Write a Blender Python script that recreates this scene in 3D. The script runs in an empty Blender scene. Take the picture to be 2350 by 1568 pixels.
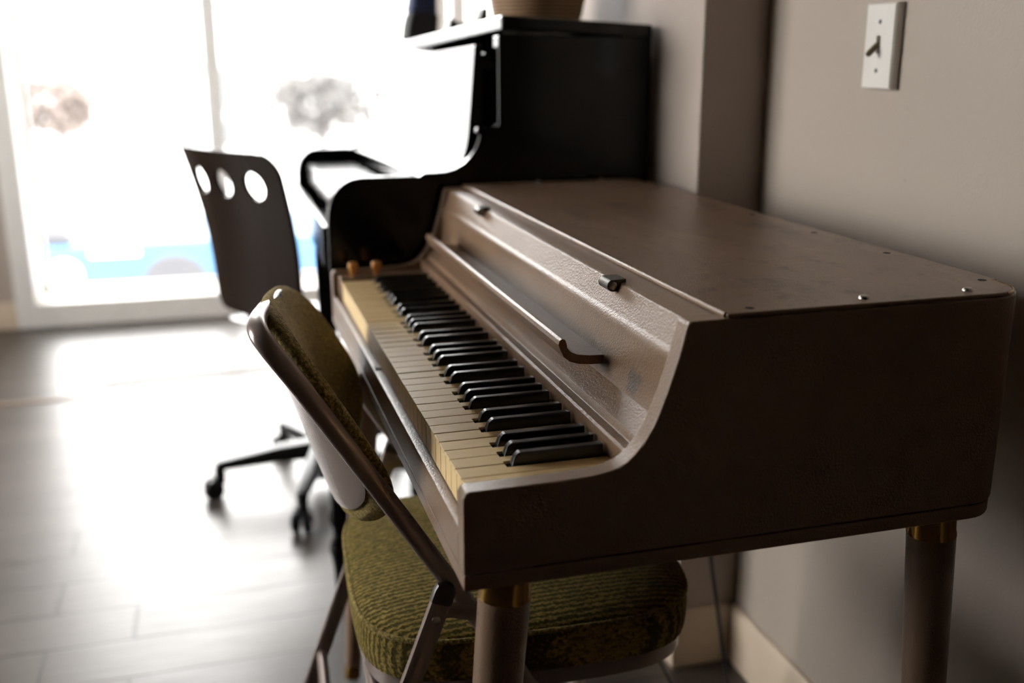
import bpy, bmesh, math, random
from mathutils import Vector, Matrix
random.seed(4)
PI = math.pi
K = 0.775                      # height of the white key tops above the floor; lengths below are taken from the key tops

# ------------------------------------------------------------------ camera, world, exposure
sc = bpy.context.scene
cam = bpy.data.cameras.new('camera')
co = bpy.data.objects.new('camera', cam)
sc.collection.objects.link(co)
co.location = (-0.19023, -0.80775, 0.36372 + K)
co.rotation_euler = (1.2999187, 0.0024353, -0.2805342)
cam.sensor_width = 36.0
cam.lens = 2354.63 / 2350 * 36
cam.clip_start = 0.02
cam.dof.use_dof = True
cam.dof.focus_distance = 1.07
cam.dof.aperture_fstop = 2.6
sc.camera = co

w = bpy.data.worlds.new('overcast_sky')
sc.world = w
w.use_nodes = True
bgn = w.node_tree.nodes['Background']
bgn.inputs[0].default_value = (1.0, .985, .965, 1)
bgn.inputs[1].default_value = 17.0
vs = sc.view_settings
vs.view_transform = 'Standard'
vs.look = 'None'
vs.gamma = 1
vs.use_curve_mapping = False
vs.exposure = 0.0
sc.cycles.use_denoising = True
sc.cycles.max_bounces = 10
sc.cycles.diffuse_bounces = 6
sc.cycles.glossy_bounces = 5
sc.cycles.caustics_reflective = False
sc.cycles.caustics_refractive = False
sc.cycles.sample_clamp_indirect = 8

# ------------------------------------------------------------------ materials
def nt(name):
    m = bpy.data.materials.new(name); m.use_nodes = True
    t = m.node_tree; b = t.nodes['Principled BSDF']
    return m, t, b
def node(t, kind, **kw):
    n = t.nodes.new(kind)
    for k, v in kw.items(): setattr(n, k, v)
    return n
def coords(t, scale=(1, 1, 1), rot=(0, 0, 0)):
    c = node(t, 'ShaderNodeTexCoord'); m = node(t, 'ShaderNodeMapping')
    m.inputs['Scale'].default_value = scale; m.inputs['Rotation'].default_value = rot
    t.links.new(c.outputs['Object'], m.inputs['Vector'])
    return m.outputs['Vector']
def noise(t, vec, scale, detail=3, rough=.5, dist=0):
    n = node(t, 'ShaderNodeTexNoise'); n.inputs['Scale'].default_value = scale
    n.inputs['Detail'].default_value = detail; n.inputs['Roughness'].default_value = rough
    n.inputs['Distortion'].default_value = dist
    t.links.new(vec, n.inputs['Vector']); return n.outputs['Fac']
def ramp(t, fac, stops):
    r = node(t, 'ShaderNodeValToRGB'); e = r.color_ramp.elements
    e[0].position, e[0].color = stops[0][0], (*stops[0][1], 1)
    e[1].position, e[1].color = stops[-1][0], (*stops[-1][1], 1)
    for p, c in stops[1:-1]:
        x = e.new(p); x.color = (*c, 1)
    t.links.new(fac, r.inputs[0]); return r.outputs[0]
def mixc(t, fac, a, b, mode='MIX'):
    m = node(t, 'ShaderNodeMix', data_type='RGBA', blend_type=mode)
    for s, v in ((0, fac), (6, a), (7, b)):
        if hasattr(v, 'is_linked') or hasattr(v, 'links'): t.links.new(v, m.inputs[s])
        elif isinstance(v, (int, float)): m.inputs[s].default_value = v
        else: m.inputs[s].default_value = (*v, 1)
    return m.outputs[2]
def bump(t, b, h, strength, dist=.001, prev=None):
    n = node(t, 'ShaderNodeBump'); n.inputs['Strength'].default_value = strength
    n.inputs['Distance'].default_value = dist
    t.links.new(h, n.inputs['Height'])
    if prev: t.links.new(prev, n.inputs['Normal'])
    t.links.new(n.outputs[0], b.inputs['Normal']); return n.outputs[0]
def plain(name, col, rough=.5, metal=0, spec=.5, coat=0, bscale=0, bstr=.2):
    m, t, b = nt(name)
    v = coords(t)
    f = noise(t, v, 9, 4)
    c = mixc(t, f, tuple(x * .88 for x in col), tuple(min(1, x * 1.1) for x in col))
    t.links.new(c, b.inputs['Base Color'])
    b.inputs['Roughness'].default_value = rough; b.inputs['Metallic'].default_value = metal
    b.inputs['Specular IOR Level'].default_value = spec
    b.inputs['Coat Weight'].default_value = coat; b.inputs['Coat Roughness'].default_value = .06
    if bscale: bump(t, b, noise(t, v, bscale, 2), bstr)
    return m

def taupe(spot=None, name='taupe_paint', wear=0):
    m, t, b = nt(name)
    v = coords(t)
    base = ramp(t, noise(t, v, 5, 5, .6), [(.3, (.180, .110, .066)), (.7, (.236, .150, .093))])
    sm = ramp(t, noise(t, coords(t, (1, .6, 1)), 15, 8, .72), [(.53, (0, 0, 0)), (.66, (.15 + .8 * wear,) * 3)])
    base = mixc(t, sm, base, (.085, .058, .042))
    sc_ = ramp(t, noise(t, coords(t, (1, .35, 1), (0, 0, .5)), 9, 8, .7), [(.52, (0, 0, 0)), (.66, (.05 + .6 * wear,) * 3)])
    base = mixc(t, sc_, base, (.33, .235, .165))
    if wear:                                        # dark smudges and pale scratches
        k1 = ramp(t, noise(t, coords(t, (1, .7, 1)), 24, 5, .68), [(.60, (0, 0, 0)), (.68, (.8,) * 3)])
        base = mixc(t, k1, base, (.055, .038, .029))
        k2 = ramp(t, noise(t, coords(t, (4, 34, 1), (0, 0, .35)), 5, 4, .6), [(.66, (0, 0, 0)), (.71, (.5,) * 3)])
        base = mixc(t, k2, base, (.42, .33, .26))
    if spot:                                        # one grey worn patch
        dm = node(t, 'ShaderNodeVectorMath', operation='DISTANCE'); dm.inputs[1].default_value = spot
        t.links.new(v, dm.inputs[0])
        nz = noise(t, v, 70, 4, .7)
        ma = node(t, 'ShaderNodeMath', operation='MULTIPLY_ADD'); ma.inputs[1].default_value = .05
        t.links.new(nz, ma.inputs[0]); t.links.new(dm.outputs['Value'], ma.inputs[2])
        base = mixc(t, ramp(t, ma.outputs[0], [(.036, (.85,) * 3), (.042, (0, 0, 0))]), base, (.105, .088, .078))
    t.links.new(base, b.inputs['Base Color'])
    b.inputs['Roughness'].default_value = .30
    b.inputs['Specular IOR Level'].default_value = .38
    h = noise(t, v, 460, 2, .55)
    bump(t, b, h, .75, .0008)
    return m
def ivory():
    m, t, b = nt('aged_ivory')
    g = noise(t, coords(t, (8, 30, 8)), 2.2, 4, .6, .5)
    c = ramp(t, g, [(.25, (.80, .59, .29)), (.75, (.88, .67, .37))])
    t.links.new(c, b.inputs['Base Color'])
    b.inputs['Roughness'].default_value = .38; b.inputs['Specular IOR Level'].default_value = .3; b.inputs['IOR'].default_value = 1.22
    return m
def fabric(name, rowrot=0):
    m, t, b = nt(name)
    v = coords(t, (1, 1, 1), (0, 0, rowrot))
    wv = node(t, 'ShaderNodeTexWave', wave_type='BANDS', bands_direction='Y')
    wv.inputs['Scale'].default_value = 38; wv.inputs['Distortion'].default_value = 4.5
    wv.inputs['Detail'].default_value = 3; wv.inputs['Detail Scale'].default_value = 5
    t.links.new(v, wv.inputs['Vector'])
    dash = noise(t, coords(t, (70, 190, 200)), 1.5, 2, .6)
    mul = node(t, 'ShaderNodeMath', operation='MULTIPLY')
    t.links.new(wv.outputs['Fac'], mul.inputs[0]); t.links.new(dash, mul.inputs[1])
    fz = noise(t, v, 900, 3, .7)
    c1 = ramp(t, mul.outputs[0], [(.08, (.10, .082, .017)), (.3, (.27, .205, .045)), (.55, (.60, .42, .115))])
    c2 = ramp(t, fz, [(.3, (.25,) * 3), (.7, (1, 1, 1))])
    c = mixc(t, .75, c1, c2, 'MULTIPLY')
    t.links.new(c, b.inputs['Base Color'])
    b.inputs['Roughness'].default_value = .95; b.inputs['Specular IOR Level'].default_value = .1
    b.inputs['Sheen Weight'].default_value = .35; b.inputs['Sheen Roughness'].default_value = .4
    b.inputs['Sheen Tint'].default_value = (.75, .6, .3, 1)
    n1 = bump(t, b, mul.outputs[0], .9, .003)
    bump(t, b, fz, .7, .0015, n1)
    return m
def pad_fabric():
    m, t, b = nt('olive_boucle')
    v = coords(t)
    fz = noise(t, v, 270, 4, .75)
    fl = noise(t, v, 60, 3, .6)
    c1 = ramp(t, fz, [(.33, (.05, .042, .010)), (.48, (.21, .16, .04)), (.62, (.60, .44, .16))])
    c = mixc(t, .5, c1, ramp(t, fl, [(.3, (.5,) * 3), (.7, (1, 1, 1))]), 'MULTIPLY')
    t.links.new(c, b.inputs['Base Color'])
    b.inputs['Roughness'].default_value = .95; b.inputs['Specular IOR Level'].default_value = .1
    b.inputs['Sheen Weight'].default_value = .45; b.inputs['Sheen Roughness'].default_value = .5; b.inputs['Sheen Tint'].default_value = (.8, .62, .35, 1)
    bump(t, b, fz, 1.0, .003)
    return m
def wallmat(name, col, marks=False):
    m, t, b = nt(name)
    v = coords(t)
    c = mixc(t, noise(t, v, 1.3, 4), tuple(x * .95 for x in col), tuple(x * 1.04 for x in col))
    if marks:
        s = ramp(t, noise(t, coords(t, (1, 8, 14)), 2.1, 5, .7), [(.69, (0, 0, 0)), (.73, (.6,) * 3)])
        c = mixc(t, s, c, tuple(x * .72 for x in col))
    t.links.new(c, b.inputs['Base Color'])
    b.inputs['Roughness'].default_value = .55; b.inputs['Specular IOR Level'].default_value = .35
    bump(t, b, noise(t, v, 190, 3, .55), .35, .0012)
    return m
def floormat():
    m, t, b = nt('grey_oak_planks')
    v = coords(t)
    br = node(t, 'ShaderNodeTexBrick'); br.offset = .11
    br.inputs['Scale'].default_value = 1; br.inputs['Brick Width'].default_value = 1.5
    br.inputs['Row Height'].default_value = .14; br.inputs['Mortar Size'].default_value = .0038
    br.inputs['Mortar Smooth'].default_value = .3
    br.inputs['Color1'].default_value = (.060, .047, .038, 1); br.inputs['Color2'].default_value = (.088, .071, .058, 1)
    br.inputs['Mortar'].default_value = (.05, .04, .03, 1)
    mp = node(t, 'ShaderNodeMapping'); mp.inputs['Location'].default_value = (-.255, .095, 0)
    t.links.new(v, mp.inputs['Vector']); t.links.new(mp.outputs[0], br.inputs['Vector'])
    gr = noise(t, coords(t, (1.2, 26, 1)), 6, 6, .65, .4)
    c = mixc(t, .7, br.outputs['Color'], ramp(t, gr, [(.3, (.55, .53, .5)), (.7, (1, 1, 1))]), 'MULTIPLY')
    t.links.new(c, b.inputs['Base Color'])
    r = ramp(t, gr, [(.3, (.40,) * 3), (.7, (.28,) * 3)])
    t.links.new(r, b.inputs['Roughness'])
    inv = node(t, 'ShaderNodeMath', operation='SUBTRACT'); inv.inputs[0].default_value = 1
    t.links.new(br.outputs['Fac'], inv.inputs[1])
    n1 = bump(t, b, inv.outputs[0], 1.0, .005)
    bump(t, b, gr, .12, .001, n1)
    return m
def glassmat():
    m, t, b = nt('window_glass')
    t.nodes.remove(b)
    out = [n for n in t.nodes if n.type == 'OUTPUT_MATERIAL'][0]
    tr = node(t, 'ShaderNodeBsdfTransparent'); gl = node(t, 'ShaderNodeBsdfGlossy')
    gl.inputs['Roughness'].default_value = .02
    lw = node(t, 'ShaderNodeFresnel'); lw.inputs[0].default_value = 1.3
    mx = node(t, 'ShaderNodeMixShader')
    t.links.new(lw.outputs[0], mx.inputs[0]); t.links.new(tr.outputs[0], mx.inputs[1]); t.links.new(gl.outputs[0], mx.inputs[2])
    t.links.new(mx.outputs[0], out.inputs[0])
    return m
def weave():
    m, t, b = nt('woven_cane')
    v = coords(t)
    wv = node(t, 'ShaderNodeTexWave', wave_type='BANDS', bands_direction='Z'); wv.inputs['Scale'].default_value = 45
    wv.inputs['Distortion'].default_value = 2
    t.links.new(v, wv.inputs['Vector'])
    t.links.new(ramp(t, wv.outputs['Fac'], [(.2, (.15, .08, .035)), (.8, (.36, .21, .10))]), b.inputs['Base Color'])
    b.inputs['Roughness'].default_value = .6
    bump(t, b, wv.outputs['Fac'], .6, .003)
    return m

TAUPE = taupe(); TAUPEL = taupe(None, 'worn_taupe_paint', 1); TAUPEF = taupe((.186 - .28, .070 - .47, .062 + K), 'taupe_paint_with_worn_patch'); IVORY = ivory()
SEATF = fabric('olive_ribbed_upholstery'); PADF = pad_fabric()
EBONY = plain('ebony_keys', (.007, .007, .008), .24, 0, .6, 0, 300, .05)
WELL = plain('dark_key_well', (.02, .015, .011), .8)
KNOB = plain('amber_knob', (.62, .27, .06), .4)
TOG = plain('olive_brown_toggle', (.14, .105, .05), .4)
STEEL = plain('brushed_steel', (.42, .39, .35), .32, 1)
DSTEEL = plain('dark_steel', (.10, .09, .08), .4, .8)
BRASS = plain('worn_brass', (.34, .19, .045), .22, 1, bscale=80, bstr=.1)
ENAMEL = plain('taupe_metal_enamel', (.33, .26, .23), .25, .35, .6)
CAPM = plain('brown_plastic_cap', (.035, .025, .02), .35)
LACQ = plain('black_piano_lacquer', (.0015, .0015, .0017), .13, 0, .30, 0)
BPLAS = plain('black_plastic', (.012, .012, .013), .35)
PLY = plain('dark_stained_plywood', (.018, .011, .008), .24, 0, .25, 0)
PLATE = plain('white_switch_plate', (.78, .74, .68), .4)
TRIMW = plain('white_trim_paint', (.80, .78, .74), .4)
TRIMC = plain('cream_baseboard_paint', (.62, .50, .37), .45)
VINYL = plain('white_window_vinyl', (.88, .88, .86), .4)
WALLR = wallmat('warm_grey_wall', (.42, .355, .295), True)
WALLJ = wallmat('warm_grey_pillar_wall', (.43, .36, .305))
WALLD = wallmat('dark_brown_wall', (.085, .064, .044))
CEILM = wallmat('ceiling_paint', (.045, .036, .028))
FLOOR = floormat(); GLASS = glassmat(); CANE = weave()
NAVY = plain('navy_cloth', (.022, .032, .085), .9, bscale=300, bstr=.5)
CHARC = plain('charcoal_cloth', (.02, .018, .02), .85, bscale=300, bstr=.5)
LEATH = plain('black_leather', (.01, .01, .01), .4)
TANL = plain('tan_sole', (.3, .19, .12), .6)
STRIP = plain('grey_metal_strip', (.12, .10, .09), .5, .3)
RUBBER = plain('black_rubber', (.008, .008, .008), .55)

# ------------------------------------------------------------------ object helpers
C = sc.collection
BASE = {}
def thing(name, label, cat, loc, group=None):
    o = bpy.data.objects.new(name, None); C.objects.link(o)
    o.empty_display_size = .05
    o.location = loc; BASE[o.name] = Vector(loc)
    o['label'] = label; o['category'] = cat
    if group: o['group'] = group
    return o
def finish(o, m, bev, ang, seg):
    o.data.materials.append(m)
    me = o.data
    for p in me.polygons: p.use_smooth = True
    me.set_sharp_from_angle(angle=math.radians(ang))
    if bev:
        b = o.modifiers.new('bevel', 'BEVEL'); b.width = bev; b.segments = seg
        b.limit_method = 'ANGLE'; b.angle_limit = math.radians(35); b.harden_normals = True
def obj(name, bm, m, parent=None, bev=0, ang=38, seg=2, label=None, lift=True):
    """links bm as one mesh; its coordinates are metres from the key-top level (lift) in the room"""
    bmesh.ops.recalc_face_normals(bm, faces=bm.faces)
    off = Vector((0, 0, K if lift else 0))
    if parent is not None:
        off = off - BASE[parent.name]
    else:
        xs = [v.co for v in bm.verts]
        c0 = Vector(((min(v.x for v in xs) + max(v.x for v in xs)) / 2, (min(v.y for v in xs) + max(v.y for v in xs)) / 2, min(v.z for v in xs)))
        off = -c0
    for v in bm.verts: v.co += off
    me = bpy.data.meshes.new(name); bm.to_mesh(me); bm.free()
    o = bpy.data.objects.new(name, me); C.objects.link(o)
    if parent is not None:
        o.parent = parent; BASE[o.name] = BASE[parent.name].copy()
    else:
        o.location = c0 + Vector((0, 0, K if lift else 0)); BASE[o.name] = o.location.copy()
    finish(o, m, bev, ang, seg)
    if label: o['label'] = label
    return o
def tag(o, label, cat, group=None):
    o['label'] = label; o['category'] = cat
    if group: o['group'] = group
    return o
def struct(name, bm, m, parent=None, bev=0, lift=True):
    o = obj(name, bm, m, parent, bev, lift=lift)
    if parent is None: o['kind'] = 'structure'
    return o
def NB(): return bmesh.new()
def box(bm, x0, x1, y0, y1, z0, z1):
    vs_ = [bm.verts.new((x, y, z)) for x in (x0, x1) for y in (y0, y1) for z in (z0, z1)]
    for f in ((0, 1, 3, 2), (4, 6, 7, 5), (0, 4, 5, 1), (2, 3, 7, 6), (0, 2, 6, 4), (1, 5, 7, 3)):
        bm.faces.new([vs_[i] for i in f])
    return vs_
def prism(bm, pts, axis, a, b):
    """closed 2D outline extruded along an axis: 'y' outline is (x,z); 'z' outline is (x,y); 'x' outline is (y,z)"""
    def mk(p, t):
        return {'y': (p[0], t, p[1]), 'z': (p[0], p[1], t), 'x': (t, p[0], p[1])}[axis]
    A = [bm.verts.new(mk(p, a)) for p in pts]; B = [bm.verts.new(mk(p, b)) for p in pts]
    n = len(pts)
    bm.faces.new(A); bm.faces.new(B[::-1])
    for i in range(n): bm.faces.new((A[i], A[(i + 1) % n], B[(i + 1) % n], B[i]))
def rrprof(w_, h_, n=16, e=4):
    out = []
    for i in range(n):
        a = 2 * PI * (i + .5) / n; c, s = math.cos(a), math.sin(a)
        k = (abs(c) ** e + abs(s) ** e) ** (-1 / e)
        out.append((w_ / 2 * c * k, h_ / 2 * s * k))
    return out
def sweep(bm, pts, ref, w_, h_, n=16, e=4, closed=False, ws=None):
    pts = [Vector(p) for p in pts]; ref = Vector(ref); rings = []; N = len(pts)
    for i, p in enumerate(pts):
        if closed: t = pts[(i + 1) % N] - pts[i - 1]
        else: t = pts[min(i + 1, N - 1)] - pts[max(i - 1, 0)]
        t.normalize()
        a = (ref - ref.dot(t) * t)
        if a.length < 1e-5: a = t.orthogonal()
        a.normalize(); b = t.cross(a)
        k = ws[i] if ws else 1
        rings.append([bm.verts.new(p + a * u * k + b * v * k) for u, v in rrprof(w_, h_, n, e)])
    for i in range(N if closed else N - 1):
        A, B = rings[i], rings[(i + 1) % N]
        for j in range(n): bm.faces.new((A[j], A[(j + 1) % n], B[(j + 1) % n], B[j]))
    if not closed:
        bm.faces.new(rings[0][::-1]); bm.faces.new(rings[-1])
def lathe(bm, prof, origin, axis=(0, 0, 1), n=24):
    """prof: list of (radius, distance along axis)"""
    ax = Vector(axis).normalized(); a = ax.orthogonal().normalized(); b = ax.cross(a); o = Vector(origin)
    rings = []
    for r, d in prof:
        rings.append([bm.verts.new(o + ax * d + (a * math.cos(2 * PI * i / n) + b * math.sin(2 * PI * i / n)) * max(r, 1e-5)) for i in range(n)])
    for A, B in zip(rings, rings[1:]):
        for j in range(n): bm.faces.new((A[j], A[(j + 1) % n], B[(j + 1) % n], B[j]))
    bm.faces.new(rings[0][::-1]); bm.faces.new(rings[-1])
def arc(cx, cz, r, a0, a1, n):
    return [(cx + r * math.cos(math.radians(a0 + (a1 - a0) * i / n)), cz + r * math.sin(math.radians(a0 + (a1 - a0) * i / n))) for i in range(n + 1)]
def smooth_path(pts, n=8):
    """Catmull-Rom through the points"""
    P = [Vector(p) for p in pts]; out = []
    for i in range(len(P) - 1):
        p0, p1, p2, p3 = P[max(i - 1, 0)], P[i], P[i + 1], P[min(i + 2, len(P) - 1)]
        for k in range(n):
            t = k / n
            out.append(.5 * ((2 * p1) + (-p0 + p2) * t + (2 * p0 - 5 * p1 + 4 * p2 - p3) * t * t + (-p0 + 3 * p1 - 3 * p2 + p3) * t ** 3))
    out.append(P[-1]); return out
def pillow(bm, mapf, a, b, e, T, B, skirt=0, rings=12, seg=88, p=4, bulge=0):
    """soft slab with a superellipse outline; mapf(u, v, n) puts it in the room"""
    def outl(i):
        th = 2 * PI * i / seg; c, s = math.cos(th), math.sin(th)
        k = (abs(c / a) ** e + abs(s / b) ** e) ** (-1 / e); return k * c, k * s
    layers = []
    for r in range(1, rings + 1):
        q = math.sin(PI / 2 * r / rings)
        layers.append((q, T * max(0, 1 - q ** p) ** .5 if r < rings else 0))
    if skirt:
        for k in range(1, 6):
            layers.append((1 + bulge * math.sin(PI * k / 5) ** .8, -skirt * k / 5))
    low = -skirt
    for r in range(rings - 1, 0, -1):
        q = math.sin(PI / 2 * r / rings)
        layers.append((q, low - B * max(0, 1 - q ** p) ** .5))
    c0 = bm.verts.new(mapf(0, 0, T)); prev = None
    for q, h in layers:
        cur = [bm.verts.new(mapf(outl(i)[0] * q, outl(i)[1] * q, h)) for i in range(seg)]
        if prev is None:
            for i in range(seg): bm.faces.new((c0, cur[i], cur[(i + 1) % seg]))
        else:
            for i in range(seg): bm.faces.new((prev[i], cur[i], cur[(i + 1) % seg], prev[(i + 1) % seg]))
        prev = cur
    c1 = bm.verts.new(mapf(0, 0, low - B))
    for i in range(seg): bm.faces.new((c1, prev[(i + 1) % seg], prev[i]))

# ------------------------------------------------------------------ the room
XW, XJ, YJ, YW = .715, .597, .790, 3.95
XL, YB, ZC = -3.0, -2.8, 1.75
bm = NB(); box(bm, XL - .1, 1.75, YB - .1, YW + .1, -K - .05, -K); struct('floor', bm, FLOOR)
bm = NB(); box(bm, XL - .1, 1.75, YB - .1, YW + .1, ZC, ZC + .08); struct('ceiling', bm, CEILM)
bm = NB(); box(bm, XW, XW + .12, -.16, YJ, -K, ZC); box(bm, XW, XW + .12, YB, -1.08, -K, ZC); box(bm, XW, XW + .12, -1.08, -.16, 1.30, ZC); struct('wall_right', bm, WALLR)
bm = NB(); box(bm, XW + .05, XW + .09, -1.08, -.16, -K, 1.30); struct('added_dark_door', bm, WALLD)  # unseen dark door, added to keep bounce light off the near side panel
bm = NB(); box(bm, XJ, 1.7, YJ, 2.1, -K, ZC); struct('wall_pillar', bm, WALLJ, bev=.003)
bm = NB(); box(bm, 1.6, 1.7, 2.1, YW, -K, ZC); struct('wall_bay', bm, WALLJ)
LY0, LY1, LZ0, LZ1 = 1.1, 3.2, -.25, 1.66
bm = NB(); box(bm, XL - .1, XL, YB, LY0, -K, ZC); box(bm, XL - .1, XL, LY1, YW, -K, ZC); box(bm, XL - .1, XL, LY0, LY1, -K, LZ0); box(bm, XL - .1, XL, LY0, LY1, LZ1, ZC)
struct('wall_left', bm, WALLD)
w2 = bpy.data.objects.new('added_window', None); C.objects.link(w2); w2.location = (XL, (LY0 + LY1) / 2, 0); w2['kind'] = 'structure'  # unseen window added to throw daylight on the right wall and piano front
BASE[w2.name] = Vector(w2.location)
bm = NB()
for a_ in ((LY0, LY0 + .05, LZ0, LZ1), (LY1 - .05, LY1, LZ0, LZ1), (LY0 + .05, LY1 - .05, LZ0, LZ0 + .05), (LY0 + .05, LY1 - .05, LZ1 - .05, LZ1), (2.20, 2.26, LZ0 + .05, LZ1 - .05)): box(bm, XL - .08, XL + .01, *a_)
obj('window_frame', bm, VINYL, w2, bev=.004)
bm = NB(); box(bm, XL - .05, XL - .044, LY0 + .05, LY1 - .05, LZ0 + .05, LZ1 - .05); obj('pane', bm, GLASS, w2)
bm = NB(); box(bm, XL - .1, XW + .12, YB - .1, YB, -K, ZC); struct('wall_back', bm, WALLD)
WX0, WX1, WZ0, WZ1, WD = -.985, 1.58, -.671, 1.62, .34
bm = NB()
box(bm, XL - .1, WX0, YW, YW + WD, -K, ZC); box(bm, WX1, 1.75, YW, YW + WD, -K, ZC); box(bm, WX0, WX1, YW, YW + WD, WZ1, ZC)
struct('wall_window', bm, WALLJ)

def baseb(name, prof, axis, a, b):
    bm = NB(); prism(bm, prof, axis, a, b); return struct(name, bm, TRIMC, bev=.002)
BH = .118
baseb('baseboard_right', [(XW, -K), (XW - .013, -K), (XW - .013, -K + BH - .012), (XW - .006, -K + BH), (XW, -K + BH)], 'y', -.16, YJ)
baseb('baseboard_pillar', [(YJ, -K), (YJ - .013, -K), (YJ - .013, -K + BH - .012), (YJ - .006, -K + BH), (YJ, -K + BH)], 'x', XJ - .013, XW - .013)
baseb('baseboard_corner', [(XJ, -K), (XJ - .013, -K), (XJ - .013, -K + BH - .012), (XJ - .006, -K + BH), (XJ, -K + BH)], 'y', YJ, 2.1)
baseb('baseboard_left', [(YW, -K), (YW - .013, -K), (YW - .013, -K + BH - .012), (YW - .006, -K + BH), (YW, -K + BH)], 'x', XL, WX0 - .075)

# glazed wall of sliding panes: white frame, two mullions, three panes
win = bpy.data.objects.new('window_1', None); C.objects.link(win); win.location = (.27, YW, 0); win['kind'] = 'structure'
BASE[win.name] = Vector(win.location)
bm = NB()
box(bm, WX0 - .075, WX0 + .006, YW - .014, YW + .002, -K, WZ1 + .06); box(bm, WX0, WX0 + .006, YW, YW + WD, WZ0, WZ1)
box(bm, WX0 + .006, WX1 - .006, YW - .014, YW + WD, -K, WZ0); box(bm, WX1 - .006, WX1, YW, YW + WD, WZ0, WZ1); box(bm, WX0, WX1, YW - .014, YW + WD, WZ1 - .006, WZ1)
obj('casing', bm, TRIMW, win, bev=.003)
YG = YW + .29
bm = NB()
for a_ in ((WX0 + .006, WX0 + .022, WZ0, WZ1 - .006), (WX1 - .03, WX1 - .006, WZ0, WZ1 - .006), (WX0 + .022, WX1 - .03, WZ0, WZ0 + .012), (WX0 + .022, WX1 - .03, WZ1 - .03, WZ1 - .006)): box(bm, a_[0], a_[1], YG, YG + .04, a_[2], a_[3])
obj('window_frame', bm, VINYL, win, bev=.003)
for x0, x1 in ((-.199, -.130), (.868, .937), (.957, 1.03)):
    bm = NB(); box(bm, x0, x1, YG - .02, YG + .045, WZ0 + .012, WZ1 - .03); obj('mullion', bm, VINYL, win, bev=.004)
for x0, x1 in ((WX0 + .022, -.199), (-.130, .868), (1.03, WX1 - .03)):
    bm = NB(); box(bm, x0, x1, YG + .02, YG + .026, WZ0 + .012, WZ1 - .03); obj('pane', bm, GLASS, win)

# flat strips lying across the planks near the window
bm = NB(); prism(bm, [(-.66, 2.96), (.45, 3.05), (.45, 3.11), (-.60, 3.025)], 'z', -K, -K + .007)
struct('trim_1', bm, STRIP, bev=.002)
bm = NB(); prism(bm, [(-3.0, 2.83), (-.70, 2.845), (-.55, 2.872), (-.70, 2.865), (-3.0, 2.86)], 'z', -K, -K + .005)
struct('trim_2', bm, plain('brown_edge_strip', (.22, .14, .085), .5), bev=.001)

# ------------------------------------------------------------------ the electric piano
PY0, PY1 = -.025, .965                  # outer faces of the two side panels
ep = thing('electric_piano', 'taupe painted vintage electric piano with yellowed keys standing against the right wall', 'electric piano', (.28, .47, 0))
curve = [(-.009, .0015), (-.0065, .0062), (-.003, .0074), (.044, .0074), (.084, .0080), (.108, .0090), (.124, .0113), (.134, .0142), (.1405, .0180),
         (.148, .0248), (.156, .0345), (.1643, .0482), (.170, .0615), (.1757, .0775), (.1815, .0955), (.1866, .1125), (.1905, .1285), (.1933, .1400), (.197, .1425)]
def side(y0, y1, sgn):
    """sgn -1: near panel, +1: far panel; the outline bends round the rear corner"""
    bm = NB(); r = .045; th = y1 - y0
    yo = y0 if sgn < 0 else y1
    A = [bm.verts.new((x, yo, z)) for x, z in curve]; B = [bm.verts.new((x, yo - sgn * th, z)) for x, z in curve]
    cols = []
    for k in range(10):
        x = .515 if k == 0 else .515 + r * math.sin(PI / 2 * k / 9)
        d = r * (1 - math.cos(PI / 2 * k / 9)); xi = min(x, .538)
        cols.append([bm.verts.new(q) for q in ((x, yo - sgn * d, .1425), (x, yo - sgn * d, -.0703), (xi, yo - sgn * (d + th), -.0703), (xi, yo - sgn * (d + th), .1425))])
    f0 = bm.verts.new((-.009, yo, -.0703)); f1 = bm.verts.new((-.009, yo - sgn * th, -.0703)); c = cols[0]; F = bm.faces.new
    F([f0] + A + [c[0], c[1]]); F([f1] + B + [c[3], c[2]])
    for i in range(len(A) - 1): F((A[i], A[i + 1], B[i + 1], B[i]))
    F((f0, A[0], B[0], f1)); F((A[-1], c[0], c[3], B[-1])); F((f0, f1, c[2], c[1]))
    for a, b in zip(cols, cols[1:]):
        for i in range(4): F((a[i], a[(i + 1) % 4], b[(i + 1) % 4], b[i]))
    F(cols[-1])
    return bm
obj('side_panel', side(PY0, PY0 + .022, -1), TAUPE, ep, bev=.0018, seg=3)
obj('side_panel', side(PY1 - .022, PY1, 1), TAUPE, ep, bev=.0018, seg=3)
# top lid with rounded rear corners, its front edge a soft bullnose
bm = NB()
r = .04; x0, x1, ya, yb = .231, .552, PY0 + .0005, PY1 - .0005
pl = [(x0, ya), (x1 - r, ya)] + [(x1 - r + r * math.cos(a), ya + r + r * math.sin(a)) for a in [-PI / 2 + PI / 16 * i for i in range(1, 9)]] + \
     [(x1 - r + r * math.cos(a), yb - r + r * math.sin(a)) for a in [PI / 16 * i for i in range(0, 9)]] + [(x0, yb)]
prism(bm, pl, 'z', .1427, .1468)
sweep(bm, [(.2315, ya + .0035, .1445), (.2315, yb - .001, .1445)], (0, 0, 1), .0062, .0062, 12, 2)
obj('top_lid', bm, TAUPEL, ep, bev=.0016, seg=3)
bm = NB()
e_ = [(x1 + .0022, ya + .04 + i * (yb - ya - .08) / 30, .1455) for i in range(31)]
c_ = [(x1 - r + (r + .0022) * math.cos(a), ya + r + (r) * math.sin(a), .1455) for a in [-PI / 2.6 + PI / 20 * i for i in range(0, 7)]]
sweep(bm, c_ + e_, (0, 0, 1), .0018, .0018, 8, 2)
obj('edge_binding', bm, BRASS, ep)
bm = NB(); box(bm, .540, .560, PY0 + .055, PY1 - .055, -.0855, .1465); obj('back_panel', bm, TAUPE, ep, bev=.0015)
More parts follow.
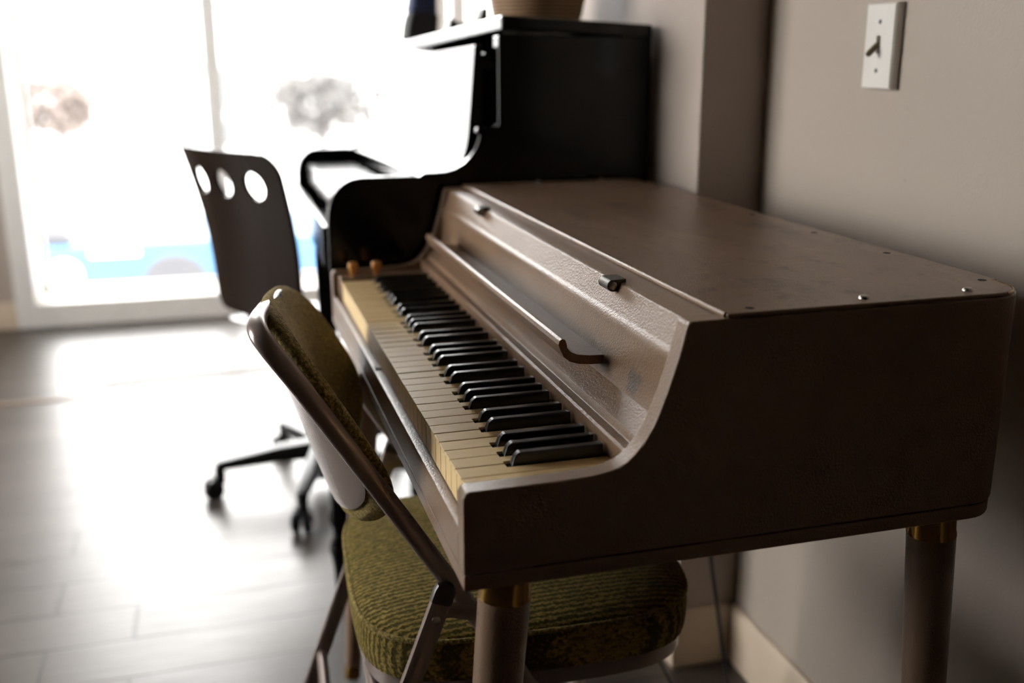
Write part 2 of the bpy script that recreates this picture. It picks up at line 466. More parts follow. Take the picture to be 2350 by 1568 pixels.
bm = NB(); r = .045; q_ = [PI / 16 * i for i in range(9)]
prism(bm, [(-.009, PY0)] + [(.513 + r * math.sin(a), PY0 + r * (1 - math.cos(a))) for a in q_] + [(.513 + r * math.cos(a), PY1 - r * (1 - math.sin(a))) for a in q_] + [(-.009, PY1)], 'z', -.0860, -.0711)
obj('bottom_board', bm, TAUPE, ep, bev=.0012)
# front rail in front of the keys
bm = NB()
prism(bm, [(-.0088, -.0690), (-.0088, -.0400), (-.0075, -.0362), (-.004, -.0348), (.012, -.0348), (.012, -.0690)], 'y', PY0 + .0222, PY1 - .0222)
obj('front_rail', bm, TAUPE, ep, bev=.0006)
# bed under the keys
bm = NB(); box(bm, .012, .535, PY0 + .0222, PY1 - .0222, -.0700, -.0380); obj('key_bed', bm, WELL, ep)
# front fascia, one long profile
bm = NB()
prism(bm, [(.1475, -.037), (.1460, .0150), (.1464, .0185), (.1482, .0208), (.1512, .0214), (.1570, .0216), (.1578, .0222), (.1590, .0270), (.1605, .0296), (.166, .0330), (.173, .0380), (.1800, .0455), (.1838, .0555), (.1858, .068),
           (.1864, .0860), (.1860, .1010), (.1861, .1050), (.1868, .1078), (.1882, .1102), (.1900, .1120), (.1915, .1138), (.1992, .1375), (.2003, .1392), (.2025, .1402), (.2295, .1424), (.300, .1424), (.300, .10), (.220, .02), (.200, -.037)],
      'y', PY0 + .0222, PY1 - .0222)
obj('fascia', bm, TAUPEF, ep, bev=.0007, seg=2, ang=22)
# music ledge with its hooked lip, open at both ends
bm = NB()
lp = [(.1370, .0735), (.1352, .0785), (.1362, .0830), (.1392, .0848), (.1425, .0838), (.1440, .0800), (.1452, .0745), (.1490, .0700), (.1560, .0668), (.1700, .0648), (.1905, .0640),
      (.1905, .0545), (.1720, .0548), (.1580, .0562), (.1480, .0595), (.1410, .0650)]
prism(bm, lp, 'y', .152, .835)
obj('music_ledge', bm, TAUPE, ep, bev=.0007, ang=30)

# keys: 38 white, 26 black, lowest note at the far end
PW = .0235
def type_of(b): return b % 7 in (2, 3, 4, 6, 0)
shift = {2: -.0022, 3: 0, 4: .0022, 6: -.0022, 0: .0022}
kk = 0
for i in range(38):
    y0, y1 = i * PW + .0006, (i + 1) * PW - .0006
    t0, t1 = y0, y1
    if i >= 2 and type_of(i): t0 = i * PW + shift[i % 7] + .0066
    if i + 1 <= 37 and type_of(i + 1): t1 = (i + 1) * PW + shift[(i + 1) % 7] - .0066
    bm = NB()
    dz = random.uniform(-.0003, .0003)
    ol = [(.0008, y0), (.0480, y0), (.0480, t0), (.1465, t0), (.1465, t1), (.0480, t1), (.0480, y1), (.0008, y1)]
    if t0 == y0: ol = [(.0008, y0), (.1465, y0)] + ol[4:]
    if t1 == y1: ol = [p for k, p in enumerate(ol) if p not in ((.0480, t1),)] if t1 != t0 else ol
    # top slab a little proud of the key front
    prism(bm, ol, 'z', -.0030 + dz, dz)
    front = [(.0022, y0 + .0003), (.0480, y0 + .0003), (.0480, y1 - .0003), (.0022, y1 - .0003)]
    prism(bm, front, 'z', -.033 + dz, -.0030 + dz)
    obj('white_key', bm, IVORY, ep, bev=.0006, seg=2)
for b in range(2, 38):
    if not type_of(b): continue
    yc = b * PW + shift[b % 7]
    bm = NB()
    hb, ht, bx, tx = .0056, .0044, .0505, .0590
    z0, z1 = -.008, .0115
    lo = [bm.verts.new(p) for p in ((bx, yc - hb, z0), (.1435, yc - hb, z0), (.1435, yc + hb, z0), (bx, yc + hb, z0))]
    mid = [bm.verts.new(p) for p in ((tx - .003, yc - ht, z1 - .004), (.1432, yc - ht, z1 - .0), (.1432, yc + ht, z1 - .0), (tx - .003, yc + ht, z1 - .004))]
    top = [bm.verts.new(p) for p in ((tx + .0015, yc - ht, z1), (tx + .0015, yc + ht, z1))]
    F = bm.faces.new
    F(lo[::-1]); F((lo[0], lo[3], mid[3], mid[0])); F((mid[0], mid[3], top[1], top[0]))
    F((top[0], top[1], mid[2], mid[1])); F((lo[1], mid[1], mid[2], lo[2]))
    F((lo[0], mid[0], top[0], mid[1], lo[1])); F((lo[3], lo[2], mid[2], top[1], mid[3]))
    obj('black_key', bm, EBONY, ep, bev=.0014, seg=3)
# control block beyond the lowest key with two knobs
bm = NB(); box(bm, .0005, .1465, 38 * PW + .002, PY1 - .0222, -.030, .0035); obj('control_block', bm, TAUPE, ep, bev=.002)
for x in (.024, .064):
    bm = NB(); lathe(bm, [(.004, 0), (.0045, .004), (.0062, .008), (.0082, .014), (.0086, .019), (.0075, .0225), (.004, .024)], (x, .917, .0035), n=20)
    obj('control_knob', bm, KNOB, ep, bev=0)
# latches on the fascia: rolled steel tab with a pin
for y in (.150, .690):
    bm = NB()
    prism(bm, arc(.1925, .1375, .0062, 80, 270, 9) + [(.2070, .1313), (.2070, .1440)], 'y', y, y + .026)
    l = obj('latch', bm, DSTEEL, ep, bev=.0005)
    bm = NB(); lathe(bm, [(.0042, 0), (.0042, .0012), (.003, .0022), (.001, .0026)], (.1928, y + .0005, .1376), (0, -1, 0), 16)
    obj('latch_pin', bm, STEEL, l)
# screws around the lid
for x, y, dark in ((.26, -.010, 1), (.38, -.006, 0), (.494, -.006, 0), (.541, .030, 1), (.540, .184, 1), (.5385, .332, 1), (.5385, .493, 1), (.5385, .66, 1), (.5385, .82, 1), (.365, .952, 0), (.486, .952, 0)):
    bm = NB()
    y = max(y, -.012)
    if dark: lathe(bm, [(.0044, 0), (.0044, .0001), (.0035, .0003)], (x, y, .1468), n=16); o = obj('screw', bm, WELL, ep, label='dark empty screw hole')
    else: lathe(bm, [(.0050, 0), (.0047, .0014), (.0035, .0028), (.001, .0033)], (x, y, .1468), n=16); o = obj('screw', bm, STEEL, ep)
# lock on the front rail
bm = NB(); box(bm, -.0062, .0058, .486, .503, -.0349, -.0341); lk = obj('lock_plate', bm, DSTEEL, ep, bev=.0003)
bm = NB(); lathe(bm, [(.0034, 0), (.0034, .0010), (.0018, .0010)], (-.0002, .4945, -.0341), n=16); obj('keyhole', bm, STEEL, lk)
# four tapered legs with brass collars, splayed outwards
for x, y, dx, dy in ((.043, .022, -.055, -.005), (.506, .022, .045, -.005), (.043, .885, -.055, .03), (.506, .885, .045, .02)):
    zt = -.0855; L = K - .0855
    ax = Vector((dx, dy, -L)).normalized()
    bm = NB(); lathe(bm, [(.0250, .034), (.0250, .038), (.0235, .2), (.0190, .5), (.0145, L + .0 - .012)], (x, y, zt), ax, 32); lg = obj('leg', bm, TAUPE, ep)
    bm = NB(); lathe(bm, [(.0238, .0), (.0243, .006), (.0243, .030), (.0253, .034), (.0253, .036)], (x, y, zt), ax, 32); obj('collar', bm, BRASS, lg)
    bm = NB(); lathe(bm, [(.0150, L - .035), (.0156, L - .013), (.0150, L - .0045), (.012, L - .0035)], (x, y, zt), ax, 24); obj('foot', bm, BRASS, lg)

# ------------------------------------------------------------------ folding chair drawn up to the keyboard
fc = thing('folding_chair', 'padded metal folding chair with olive fabric seat and back pushed under the keyboard', 'chair', (.145, .425, 0))
PA, PB = -.098, -.625                                  # post line x = PA + PB z
YAW = .050                                             # the chair stands turned a few degrees
U = Vector((.53, 0, -.848)); Nf = Vector((.848, 0, .53)); O0 = Vector((PA, 0, 0)); YC = .422; HW = .214
def yaw(v): return Vector((v[0] + YAW * (v[1] - .208), v[1] - YAW * (v[0] + .05), v[2]))
def sp(s, y, n=0): return yaw(O0 + U * s + Nf * n + Vector((0, y, 0)))
foot_s = (K - .006) / .848
post = [sp(foot_s, YC - HW), sp(.5, YC - HW), sp(.15, YC - HW), sp(0, YC - HW), sp(-.06, YC - HW)]
def post_at(y): return [sp(foot_s, y), sp(.5, y), sp(.15, y), sp(0, y), sp(-.045, y)]
bm = NB(); sweep(bm, post_at(YC - HW), Nf, .0215, .016, 20, 2.4); obj('front_leg', bm, ENAMEL, fc)
bm = NB(); sweep(bm, post_at(YC + HW)[:-1] + [sp(-.005, YC + HW)], Nf, .0215, .016, 20, 2.4); obj('front_leg', bm, ENAMEL, fc)
hoop = smooth_path([sp(-.044, .208), sp(-.075, .208, -.001), sp(-.098, .211, -.002), sp(-.112, .225, -.003), sp(-.117, .255, -.002), sp(-.114, .30, .002), sp(-.104, .36, .006), sp(-.094, .43, .006), sp(-.080, .50, .004),
                    sp(-.062, .565, .0), sp(-.040, .612, 0), sp(-.022, .633, 0), sp(-.004, .636, 0)], 6)
bm = NB(); sweep(bm, hoop, Nf, .0215, .016, 20, 2.4); obj('back_hoop', bm, ENAMEL, fc)
for s_ in (1, -1):
    bm = NB(); sweep(bm, [sp(foot_s + .004, YC - s_ * HW), sp(foot_s - .025, YC - s_ * HW)], Nf, .028, .019, 12, 3); obj('foot_cap', bm, CAPM, fc)
# back pad and its steel shell share one dished surface
S0, SH = .020, .142
def dish(s, t, n, n0):
    k = min(1, max(0, (s + .12) / .31))
    D = .010 + .080 * k
    q = min(1, abs(t) / .212)
    s += min(1, max(0, (.08 - s) / .19)) * .058 * min(1, max(0, (t + .17) / .37)) ** 1.3
    p = sp(s, YC + t, n0 - D * (1 - q ** 2.3) + n)
    p.x = min(p.x, -.0115 + max(0, -.095 - p.z) * 1.2)      # the pad only touches the front rail
    return p
bm = NB(); pillow(bm, lambda u, v, n: dish(S0 + u, v, n, .0270), SH - .004, .199, 3.6, .004, .003, .0235, 12, 112, 4, .07)
bp = obj('back_pad', bm, PADF, fc, ang=60)
bm = NB(); pillow(bm, lambda u, v, n: dish(S0 - .010 + u, v, n, -.0005), .132, .203, 3.6, .0035, .002, 0, 10, 80, 8)
obj('back_shell', bm, ENAMEL, fc, ang=60)
# seat: cushion, piping, steel pan
SX, SA, SBh, SE = .142, .213, .206, 4.2
bm = NB(); pillow(bm, lambda u, v, n: yaw((SX + u, YC + .004 + v, -.287 + n)), SA, SBh, SE, .022, .002, .052, 14, 112, 3, .012)
seat = obj('seat', bm, SEATF, fc, ang=60)
def seat_ring(a, b, z, n=120, e=SE):
    out = []
    for i in range(n):
        th = 2 * PI * i / n; c, s = math.cos(th), math.sin(th)
        k = (abs(c / a) ** e + abs(s / b) ** e) ** (-1 / e); out.append(yaw((SX + k * c, YC + .004 + k * s, z)))
    return out
bm = NB(); sweep(bm, seat_ring(SA + .0005, SBh + .0005, -.2865), (0, 0, 1), .0065, .0065, 8, 2, True); obj('piping', bm, PADF, seat)
bm = NB(); prism(bm, [(p[0], p[1]) for p in seat_ring(SA - .004, SBh - .004, 0)], 'z', -.364, -.340); obj('seat_pan', bm, ENAMEL, fc, bev=.003, seg=3)
# rear legs, caps, rivets, links and crossbars
LA, LB = .094, .369
def lp_(z, y): return yaw((LA + LB * z, y, z))
lu = Vector((LB, 0, 1)).normalized(); ln = Vector((1, 0, -LB)).normalized()
for s_ in (-1, 1):
    y = YC + s_ * (HW + .016)
    bm = NB(); sweep(bm, [lp_(-K + .022, y), lp_(-.5, y), lp_(-.212, y)], ln, .023, .014, 16, 4); rl = obj('rear_leg', bm, ENAMEL, fc)
    bm = NB(); sweep(bm, [lp_(-.216, y), lp_(-.203, y), lp_(-.197, y), lp_(-.194, y)], ln, .0248, .0158, 16, 3.5, False, [1, 1, .86, .5]); obj('cap', bm, CAPM, rl)
    bm = NB(); sweep(bm, [lp_(-K + .001, y), lp_(-K + .03, y)], ln, .026, .018, 12, 3); obj('foot_cap', bm, CAPM, rl)
    for z in (-.234, -.322):
        bm = NB(); q = lp_(z, y + s_ * .0065); lathe(bm, [(.0052, 0), (.0050, .0018), (.0035, .0030), (.001, .0034)], q, (0, s_, 0), 18); obj('rivet', bm, STEEL, rl)
    yl = YC + s_ * (HW + .0085)
    bm = NB(); sweep(bm, [yaw(q) for q in ((.004, yl, -.232), (.028, yl, -.232), (.056, yl, -.240))], (0, 0, 1), .019, .003, 12, 5); obj('link', bm, ENAMEL, fc)
    bm = NB(); sweep(bm, [yaw(q) for q in ((-.03, yl, -.325), (.03, yl, -.338), (.11, yl, -.350))], (0, 0, 1), .020, .003, 12, 5); obj('link', bm, ENAMEL, fc)
for x, z, wd in ((LA - LB * .372 - .012, -.378, .017), (LA - LB * .545 + .0, -.545, .017)):
    bm = NB(); sweep(bm, [yaw((x, YC - HW - .010, z)), yaw((x, YC + HW + .010, z))], (0, 0, 1), wd, wd, 16, 2); obj('crossbar', bm, ENAMEL, fc)
bm = NB(); zz = -.62; sweep(bm, [yaw((PA + PB * zz, YC - HW, zz)), yaw((PA + PB * zz, YC + HW, zz))], (0, 0, 1), .016, .016, 14, 2); obj('crossbar', bm, ENAMEL, fc)

# ------------------------------------------------------------------ black upright piano behind
UY0, UY1 = .982, 2.03
def us(x, z): return (-.19 + 1.0113 * (x + .19), .3637 + 1.0113 * (z - .3637))
up = thing('upright_piano', 'glossy black lacquered upright piano with curved arms, standing beyond the taupe electric piano', 'piano', (.3, 1.32, 0))
armp = [us(*p) for p in [(.295, .400), (.295, .246), (.272, .246), (.2655, .2455), (.2615, .2405), (.2600, .232), (.2575, .220), (.2535, .2090), (.2440, .1950), (.2320, .1830),
                          (.2160, .1745), (.2000, .1705), (.1810, .1690), (.1600, .1690), (.1510, .1620), (.1440, .1645), (.051, .1645), (.034, .1620), (.0210, .1560), (.0100, .1470), (.0020, .1370), (-.0050, .1220), (-.009, .1060), (-.0100, .085), (-.0100, .0)]]
XB = .590
for ya, yb in ((UY0, UY0 + .035), (UY1 - .035, UY1)):
    bm = NB(); prism(bm, armp + [(.10, -.045), (.31, -.075), (.31, -K + .001), (XB, -K + .001), (XB, armp[0][1])], 'y', ya, yb); obj('side_panel', bm, LACQ, up, bev=.004, seg=3)
bm = NB(); box(bm, .303, .586, UY0 - .012, UY1 + .012, .409, .433)
for v in bm.verts:
    if v.co.x > .5: v.co.z -= .015
obj('lid', bm, LACQ, up, bev=.005, seg=4)
bm = NB(); lathe(bm, [(.0085, 0), (.0085, .012), (.006, .014)], (us(.262, .240)[0], UY0 + .006, us(.262, .240)[1]), (0, -1, 0), 16); obj('hinge_peg', bm, LACQ, up)
bm = NB(); prism(bm, [us(.262, .385), us(.275, .385), us(.275, .16), us(.20, .14), us(.155, .140), us(.155, .163), us(.178, .164), us(.198, .1660), us(.212, .1705), us(.226, .1785), us(.236, .190), us(.243, .205), us(.248, .230)], 'y', UY0 + .0352, UY1 - .0352)
obj('fallboard', bm, LACQ, up, bev=.0015, ang=40)
bm = NB(); box(bm, .285, .310, UY0 + .0352, UY1 - .0352, .36, .372); obj('upper_panel', bm, LACQ, up, bev=.002)
bm = NB(); box(bm, -.008, .30, UY0 + .0352, UY1 - .0352, .0, .030); obj('key_bed', bm, LACQ, up, bev=.003)
bm = NB(); prism(bm, [(.02, .030), (.02, .128), (.155, .128), (.155, .030)], 'y', UY0 + .0352, UY1 - .0352); obj('keyboard_cover', bm, LACQ, up, bev=.006, seg=3)
bm = NB(); box(bm, -.016, -.002, UY0 + .0352, UY1 - .0352, .003, .075); obj('key_slip', bm, LACQ, up, bev=.004, seg=3)
bm = NB(); box(bm, .325, .345, UY0 + .0352, UY1 - .0352, -K + .03, .0); obj('lower_panel', bm, LACQ, up, bev=.002)
bm = NB(); box(bm, XB - .02, XB, UY0 + .0352, UY1 - .0352, -K + .01, .36); obj('back_board', bm, LACQ, up)
bm = NB(); lathe(bm, [(.017, 0), (.017, .52), (.020, .53), (.022, .545), (.018, .556), (.013, .565), (.013, .58), (.021, .592), (.021, .606), (.015, .618), (.015, .776)], (.006, 1.265, .0), (0, 0, -1), 20)
bm2 = bm
bm = NB(); lathe(bm, [(.014, .0), (.016, .055), (.020, .085), (.024, .10), (.020, .118), (.014, .13), (.0135, .15), (.022, .17), (.022, .185), (.016, .20), (.017, .5), (.020, .76), (.020, K)], (.004, 1.265, -K), (0, 0, 1), 20); bm2.free()
obj('leg', bm, LACQ, up)
bm = NB(); box(bm, -.01, .06, 1.235, 1.295, -.012, .0); obj('leg_block', bm, LACQ, up, bev=.002)

# the old case has settled towards its far end
for o_ in [o for o in up.children]:
    for v in o_.data.vertices:
        q = v.co + BASE[up.name] - Vector((0, 0, K)); f = (q.y - UY0) / 1.05
        v.co.x += .030 * f * min(1, max(0, (.30 - q.x) / .31))
        v.co.z -= .034 * f * min(1, max(0, (q.z + K) / .85))
# things on the lid
def lid_z(y, x=.34): return .4335 - .015 * (x - .303) / .283 - .034 * (y - UY0) / 1.05
zb = lid_z(1.14, .36) + .0005
bm = NB()
R0, R1 = .086, .112
lathe(bm, [(R0 - .01, 0), (R0, .004), (R0 + .004, .02), (R1 - .006, .10), (R1, .16), (R1 - .006, .16), (R0 - .006, .012), (.01, .010)], (.452, 1.24, zb), n=48)
tag(obj('woven_basket', bm, CANE, None, ang=50), 'brown woven cane basket standing on top of the black piano', 'basket')
# handbag: navy top over a charcoal body
bag = thing('handbag', 'dark navy and charcoal cloth bag leaning at the far end of the piano lid', 'bag', (.345, 1.92, K + lid_z(1.92)))
zb = lid_z(1.87, .31)
bm = NB(); prism(bm, [(.305, zb), (.385, zb), (.389, zb + .06), (.386, zb + .068), (.318, zb + .068), (.310, zb + .035)], 'y', 1.87, 1.97); obj('bag_body', bm, CHARC, bag, bev=.008, seg=3)
bm = NB(); prism(bm, [(.318, zb + .066), (.387, zb + .062), (.386, zb + .16), (.336, zb + .17), (.325, zb + .11)], 'y', 1.875, 1.965); obj('bag_flap', bm, NAVY, bag, bev=.01, seg=3)
bm = NB(); sweep(bm, smooth_path([(.335, 1.92, zb + .16), (.337, 1.92, zb + .22), (.36, 1.92, zb + .24), (.378, 1.92, zb + .21), (.378, 1.92, zb + .15)], 6), (0, 1, 0), .012, .005, 10, 3); obj('bag_strap', bm, CHARC, bag)
# low black shoe
sh = thing('shoe', 'black pointed shoe with tan insole lying between the bag and the basket', 'shoe', (.37, 1.50, K + lid_z(1.50)))
zb = lid_z(1.475, .32)
bm = NB(); prism(bm, [(.322, zb + .001), (.330, zb + .030), (.350, zb + .016), (.378, zb + .012), (.392, zb + .026), (.402, zb + .052), (.414, zb + .051), (.416, zb + .001)], 'y', 1.475, 1.53); obj('upper', bm, LEATH, sh, bev=.004, seg=3)
bm = NB(); box(bm, .350, .384, 1.478, 1.527, zb + .012, zb + .020); obj('insole', bm, TANL, sh, bev=.002)

# ------------------------------------------------------------------ office chair with a curved plywood back
oc = thing('office_chair', 'swivel office chair with dark curved plywood back pierced by three round holes', 'chair', (.038, 1.86, 0))
cx_, cy_ = .038, 1.86
Fw = Vector((.848, .53, 0)); Wd = Vector((.53, -.848, 0)); CTR = Vector((cx_, cy_, 0))
# flat outline with holes -> mesh -> sliced -> bent
cu = bpy.data.curves.new('outline', 'CURVE'); cu.dimensions = '2D'; cu.fill_mode = 'BOTH'; cu.extrude = .006; cu.resolution_u = 1
def spline(P):
    s = cu.splines.new('POLY'); s.points.add(len(P) - 1)
    for i, (x, y) in enumerate(P): s.points[i].co = (x, y, 0, 1)
    s.use_cyclic_u = True
ho = []
def corner(cx, cz, r, a0):
    return arc(cx, cz, r, a0, a0 + 90, 8)
BW, BT, BBt = .195, .155, -.262
ho += corner(BW - .055, BT - .055, .055, 0) + corner(-BW + .018, BT - .018, .018, 90) + corner(-BW + .075, BBt + .055, .05, 180) + corner(BW - .035 - .03, BBt + .04 + .015, .05, 270)
spline(ho)
for hx in (-.118, -.006, .108):
    spline([(hx + .033 * math.cos(2 * PI * i / 32), .076 + .033 * math.sin(2 * PI * i / 32)) for i in range(32)])
tmp = bpy.data.objects.new('outline', cu); C.objects.link(tmp)
dg = bpy.context.evaluated_depsgraph_get()
me = bpy.data.meshes.new_from_object(tmp.evaluated_get(dg))
bpy.data.objects.remove(tmp); bpy.data.curves.remove(cu)
bm = NB(); bm.from_mesh(me); bpy.data.meshes.remove(me)
bmesh.ops.remove_doubles(bm, verts=bm.verts, dist=1e-5)
for k in range(-13, 14):
    bmesh.ops.bisect_plane(bm, geom=bm.verts[:] + bm.edges[:] + bm.faces[:], plane_co=(k * .015, 0, 0), plane_no=(1, 0, 0))
for k in range(-8, 5):
    bmesh.ops.bisect_plane(bm, geom=bm.verts[:] + bm.edges[:] + bm.faces[:], plane_co=(0, k * .032, 0), plane_no=(0, 1, 0))
for v in bm.verts:
    u, h, n = v.co
    rad = .70; an = u / rad
    d = -.195 - .065 * (h - BBt) / .41 + .018 * math.sin(PI * (h - BBt) / .41)      # backwards lean and lumbar curve
    p = CTR + Wd * (rad * math.sin(an)) + Fw * (d + rad * (1 - math.cos(an)) - n * 1.0) 
    v.co = (p.x, p.y, h)
obj('backrest', bm, PLY, oc, bev=.002, seg=2, ang=40)
def om(f, s, z): 
    p = CTR + Fw * f + Wd * s; return Vector((p.x, p.y, z))
bm = NB(); pillow(bm, lambda u, v, n: om(u + .01, v, -.305 + n - .02 * (u / .2) ** 3), .20, .205, 3.2, .008, .01, 0, 8, 64, 6); obj('seat', bm, PLY, oc)
bm = NB(); sweep(bm, smooth_path([om(-.05, 0, -.335), om(-.14, 0, -.345), om(-.185, 0, -.32), om(-.192, 0, -.25), om(-.19, 0, -.2)], 5), Wd, .05, .012, 12, 3); obj('back_bracket', bm, BPLAS, oc)
bm = NB(); lathe(bm, [(.05, 0), (.05, .008), (.02, .012), (.016, .16), (.026, .165), (.026, .36), (.034, .365), (.034, .42)], (cx_, cy_, -.325), (0, 0, -1), 24); obj('gas_column', bm, BPLAS, oc)
RB = .275
for k, ad in enumerate((181, 253, 325, 37, 109)):
    a = math.radians(ad); d = Vector((math.cos(a), math.sin(a), 0)); z1 = -K + .108; z2 = -K + .092
    P = [CTR + d * .02 + Vector((0, 0, z1 + .004)), CTR + d * .12 + Vector((0, 0, z1)), CTR + d * (RB - .01) + Vector((0, 0, z2)), CTR + d * (RB + .006) + Vector((0, 0, z2 - .004))]
    bm = NB(); sweep(bm, P, (0, 0, 1), .044, .046, 14, 4, False, [1.2, 1, .62, .55]); lg = obj('base_arm', bm, BPLAS, oc)
    c = CTR + d * RB
    tw = Vector((-d.y, d.x, 0)); off = d * .018
    bm = NB()
    lathe(bm, [(.014, 0), (.014, .045)], c + Vector((0, 0, -K + .046)), (0, 0, 1), 12)
    prism_pts = []
    for s_ in (-1, 1):
        lathe(bm, [(.016, 0), (.027, .004), (.027, .015), (.021, .020)], c + off + tw * (s_ * .004) + Vector((0, 0, -K + .0275)), tw * s_, 20)
    sweep(bm, [c + off * 1.6 + Vector((0, 0, -K + .044)), c + off * .6 + Vector((0, 0, -K + .054)), c - off * .6 + Vector((0, 0, -K + .046))], tw, .042, .014, 10, 3)
    obj('caster', bm, BPLAS, lg)

# ------------------------------------------------------------------ light switch on the right wall
sw = thing('light_switch', 'white rectangular toggle switch plate on the grey wall above the electric piano', 'light switch', (XW, .465, K + .376))
XF = XW - .0135
bm = NB()
# plate with a slot: four bars around the opening, front bevelled
y0, y1, z0, z1 = .4325, .4985, .3190, .4335
A = [(y0, z0), (y1, z0), (y1, z1), (y0, z1)]
I = [(.4612, .3665), (.4708, .3665), (.4708, .3905), (.4612, .3905)]
def ringv(P, x, dy=0): return [bm.verts.new((x, p[0] + (dy if p[0] < .4655 else -dy), p[1] + (dy if p[1] < .376 else -dy))) for p in P]
b0 = ringv(A, XW); f0 = ringv(A, XF + .003); f1 = ringv(A, XF, .0022); i0 = ringv(I, XF); i1 = ringv(I, XF + .006)
for X, Y in ((b0, f0), (f0, f1), (f1, i0), (i0, i1)):
    for i in range(4): bm.faces.new((X[i], X[(i + 1) % 4], Y[(i + 1) % 4], Y[i]))
bm.faces.new(b0[::-1]); bm.faces.new(i1)
obj('plate', bm, PLATE, sw, ang=20)
bm = NB(); sweep(bm, [(XF + .006, .466, .381), (XF - .002, .4665, .377), (XF - .013, .467, .3665), (XF - .0155, .467, .3640)], (0, 1, 0), .0062, .0085, 12, 3, False, [1, 1, .95, .7]); obj('toggle', bm, TOG, sw)
for z in (.4085, .3440):
    bm = NB(); lathe(bm, [(.0032, 0), (.0030, .0008), (.001, .0014)], (XF + .0002, .4655, z), (-1, 0, 0), 14); obj('screw', bm, CAPM, sw)

# ------------------------------------------------------------------ cables hanging behind the piano
bm = NB(); sweep(bm, smooth_path([(.50, .56, -.0875), (.545, .58, -.40), (.575, .59, -.55), (.602, .59, -.70), (.61, .58, -K + .006), (.62, .52, -K + .005)], 8), (0, 1, 0), .0065, .0065, 10, 2)
tag(obj('power_cord', bm, RUBBER), 'thick straight black cord hanging from under the electric piano to the floor', 'cord')
bm = NB(); sweep(bm, smooth_path([(.40, .66, -.0875), (.445, .62, -.40), (.455, .60, -.53), (.465, .60, -.60), (.50, .60, -.68), (.53, .60, -.74), (.56, .62, -K + .004), (.59, .66, -K + .004)], 8), (0, 1, 0), .0045, .0045, 10, 2)
tag(obj('audio_cable', bm, RUBBER), 'thin curving black cable hanging behind the folding chair seat', 'cable')

# ------------------------------------------------------------------ the street outside
GZ = -1.75
SNOW = plain('pale_pavement', (.55, .55, .55), .9)
ASPH = plain('pale_asphalt', (.32, .32, .33), .9)
BLUE = plain('blue_car_paint', (.035, .10, .20), .35)
DARKG = plain('dark_tyre', (.05, .05, .055), .7)
WHITE = plain('white_lamp', (.7, .7, .7), .3)
BARK = plain('grey_brown_twigs', (.088, .083, .080), .9)
RUST = plain('russet_leaves', (.115, .092, .082), .9)
BRICK = plain('pale_render', (.24, .24, .235), .9)
DWIN = plain('grey_house_glass', (.08, .085, .09), .3)
bm = NB(); box(bm, -30, 30, YW + .5, 60, GZ - .1, GZ); struct('ground_outside', bm, SNOW)
car = thing('car', 'blurred blue car parked on the street outside the left pane', 'car', (-1.0, 9.7, K + GZ))
def wheelpos(): return ((-2.75, 1), (-.55, 1))
bm = NB()
body = [(-3.6, GZ + .25), (-3.6, GZ + .75), (-2.9, GZ + .98), (-2.2, GZ + 1.0), (-1.9, GZ + 1.0 - .56 + 0.0)]
body = [(-2.30, GZ + .20), (-2.30, GZ + .36), (-2.05, GZ + .42), (.9, GZ + .45), (1.5, GZ + .45), (1.7, GZ + .4), (1.7, GZ + .12), (-.35, GZ + .12)]
body = [(-2.05, GZ - .05 + .05), (-2.08, GZ + .30), (-1.95, GZ + .44), (1.6, GZ + .45), (1.9, GZ + .38), (1.95, GZ + .02)]
prism(bm, body, 'y', 9.3, 11.0); obj('body', bm, BLUE, car, bev=.04, seg=3)
bm = NB(); lathe(bm, [(.30, 0), (.32, .02), (.32, .2)], (-.62, 9.28, GZ - .02 + .02), (0, 1, 0), 28); obj('wheel', bm, DARKG, car)
bm = NB(); lathe(bm, [(.10, 0), (.16, .02), (.16, .04)], (-1.60, 9.26, GZ + .16), (0, 1, 0), 24); obj('headlight', bm, WHITE, car)
bm = NB(); box(bm, -1.36, -.92, 9.27, 9.29, GZ + .33, GZ + .39); obj('badge', bm, WHITE, car, bev=.02)
bm = NB(); prism(bm, [(-2.1, GZ + .42), (-1.9, GZ + .60), (-1.55, GZ + .58), (-1.5, GZ + .44)], 'y', 9.35, 9.6); obj('mirror', bm, DARKG, car, bev=.04)

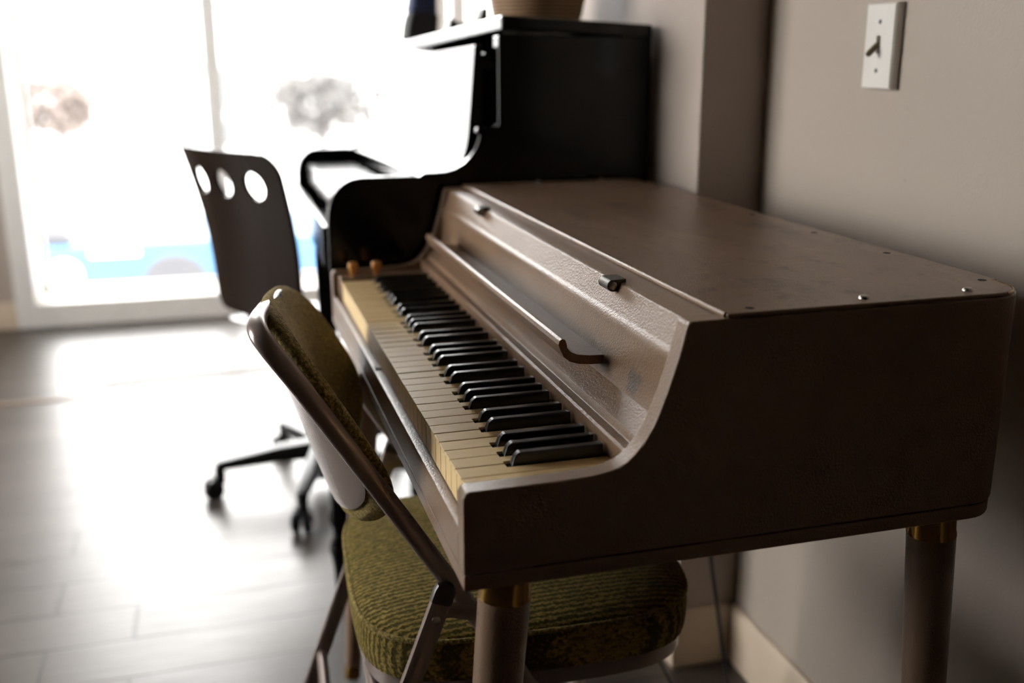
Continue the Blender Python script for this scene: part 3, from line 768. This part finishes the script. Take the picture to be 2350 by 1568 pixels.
bl = thing('house', 'faint pale house with grey windows across the street', 'house', (0, 26, K + GZ))
bm = NB(); box(bm, -9, 9, 26, 30, GZ, 1.6); prism(bm, [(-9.3, 1.6), (9.3, 1.6), (8.6, 3.2), (-8.6, 3.2)], 'y', 25.8, 30); obj('wall', bm, plain('bright_render', (.5, .5, .5), .9), bl)
for x0, x1, z0, z1 in ((-1.9, -1.3, -.9, -.1), (-1.1, -.4, -.9, -.1), (-.1, .55, -.9, .1), (-1.2, -.6, -1.7, -1.1), (-.2, .4, -1.7, -1.1), (1.45, 2.2, -.7, -.1), (2.3, 3.4, -.9, -.1)):
    bm = NB(); box(bm, x0, x1, 25.9, 26.02, z0 - .0, z1); obj('window', bm, DWIN, bl)
bm = NB(); box(bm, -3.2, .1, 25.7, 26.0, .12, .20); obj('gutter', bm, DWIN, bl)
def tree(name, label, x, y, z, r, n, m):
    t = thing(name, label, 'tree', (x, y, K + GZ), 'street trees')
    bm = NB(); sweep(bm, [(x, y, GZ), (x + .05, y, (GZ + z) / 2), (x, y, z)], (0, 1, 0), .18, .18, 8, 2); obj('trunk', bm, BARK, t)
    bm = NB()
    for i in range(n):
        a, b_, rr = random.uniform(0, 2 * PI), random.uniform(-1, 1), r * random.uniform(.2, 1) ** .5
        c = Vector((x + rr * math.cos(a) * math.sqrt(1 - b_ * b_) * 1.3, y + rr * math.sin(a) * math.sqrt(1 - b_ * b_), z + rr * b_ * .75))
        s_ = random.uniform(.05, .12)
        vs_ = [bm.verts.new(c + Vector((random.uniform(-1, 1), random.uniform(-1, 1), random.uniform(-1, 1))) * s_ * 1.4) for _ in range(4)]
        for f in ((0, 1, 2), (0, 2, 3), (0, 3, 1), (1, 3, 2)): bm.faces.new([vs_[q] for q in f])
    obj('crown', bm, m, t, ang=10)
tree('street_tree', 'russet leafed tree outside behind the left pane', -3.0, 21, -.55, .75, 500, RUST)
tree('street_tree', 'bare grey tree outside behind the right pane, left of the black piano', 2.0, 21, -.55, .95, 700, BARK)
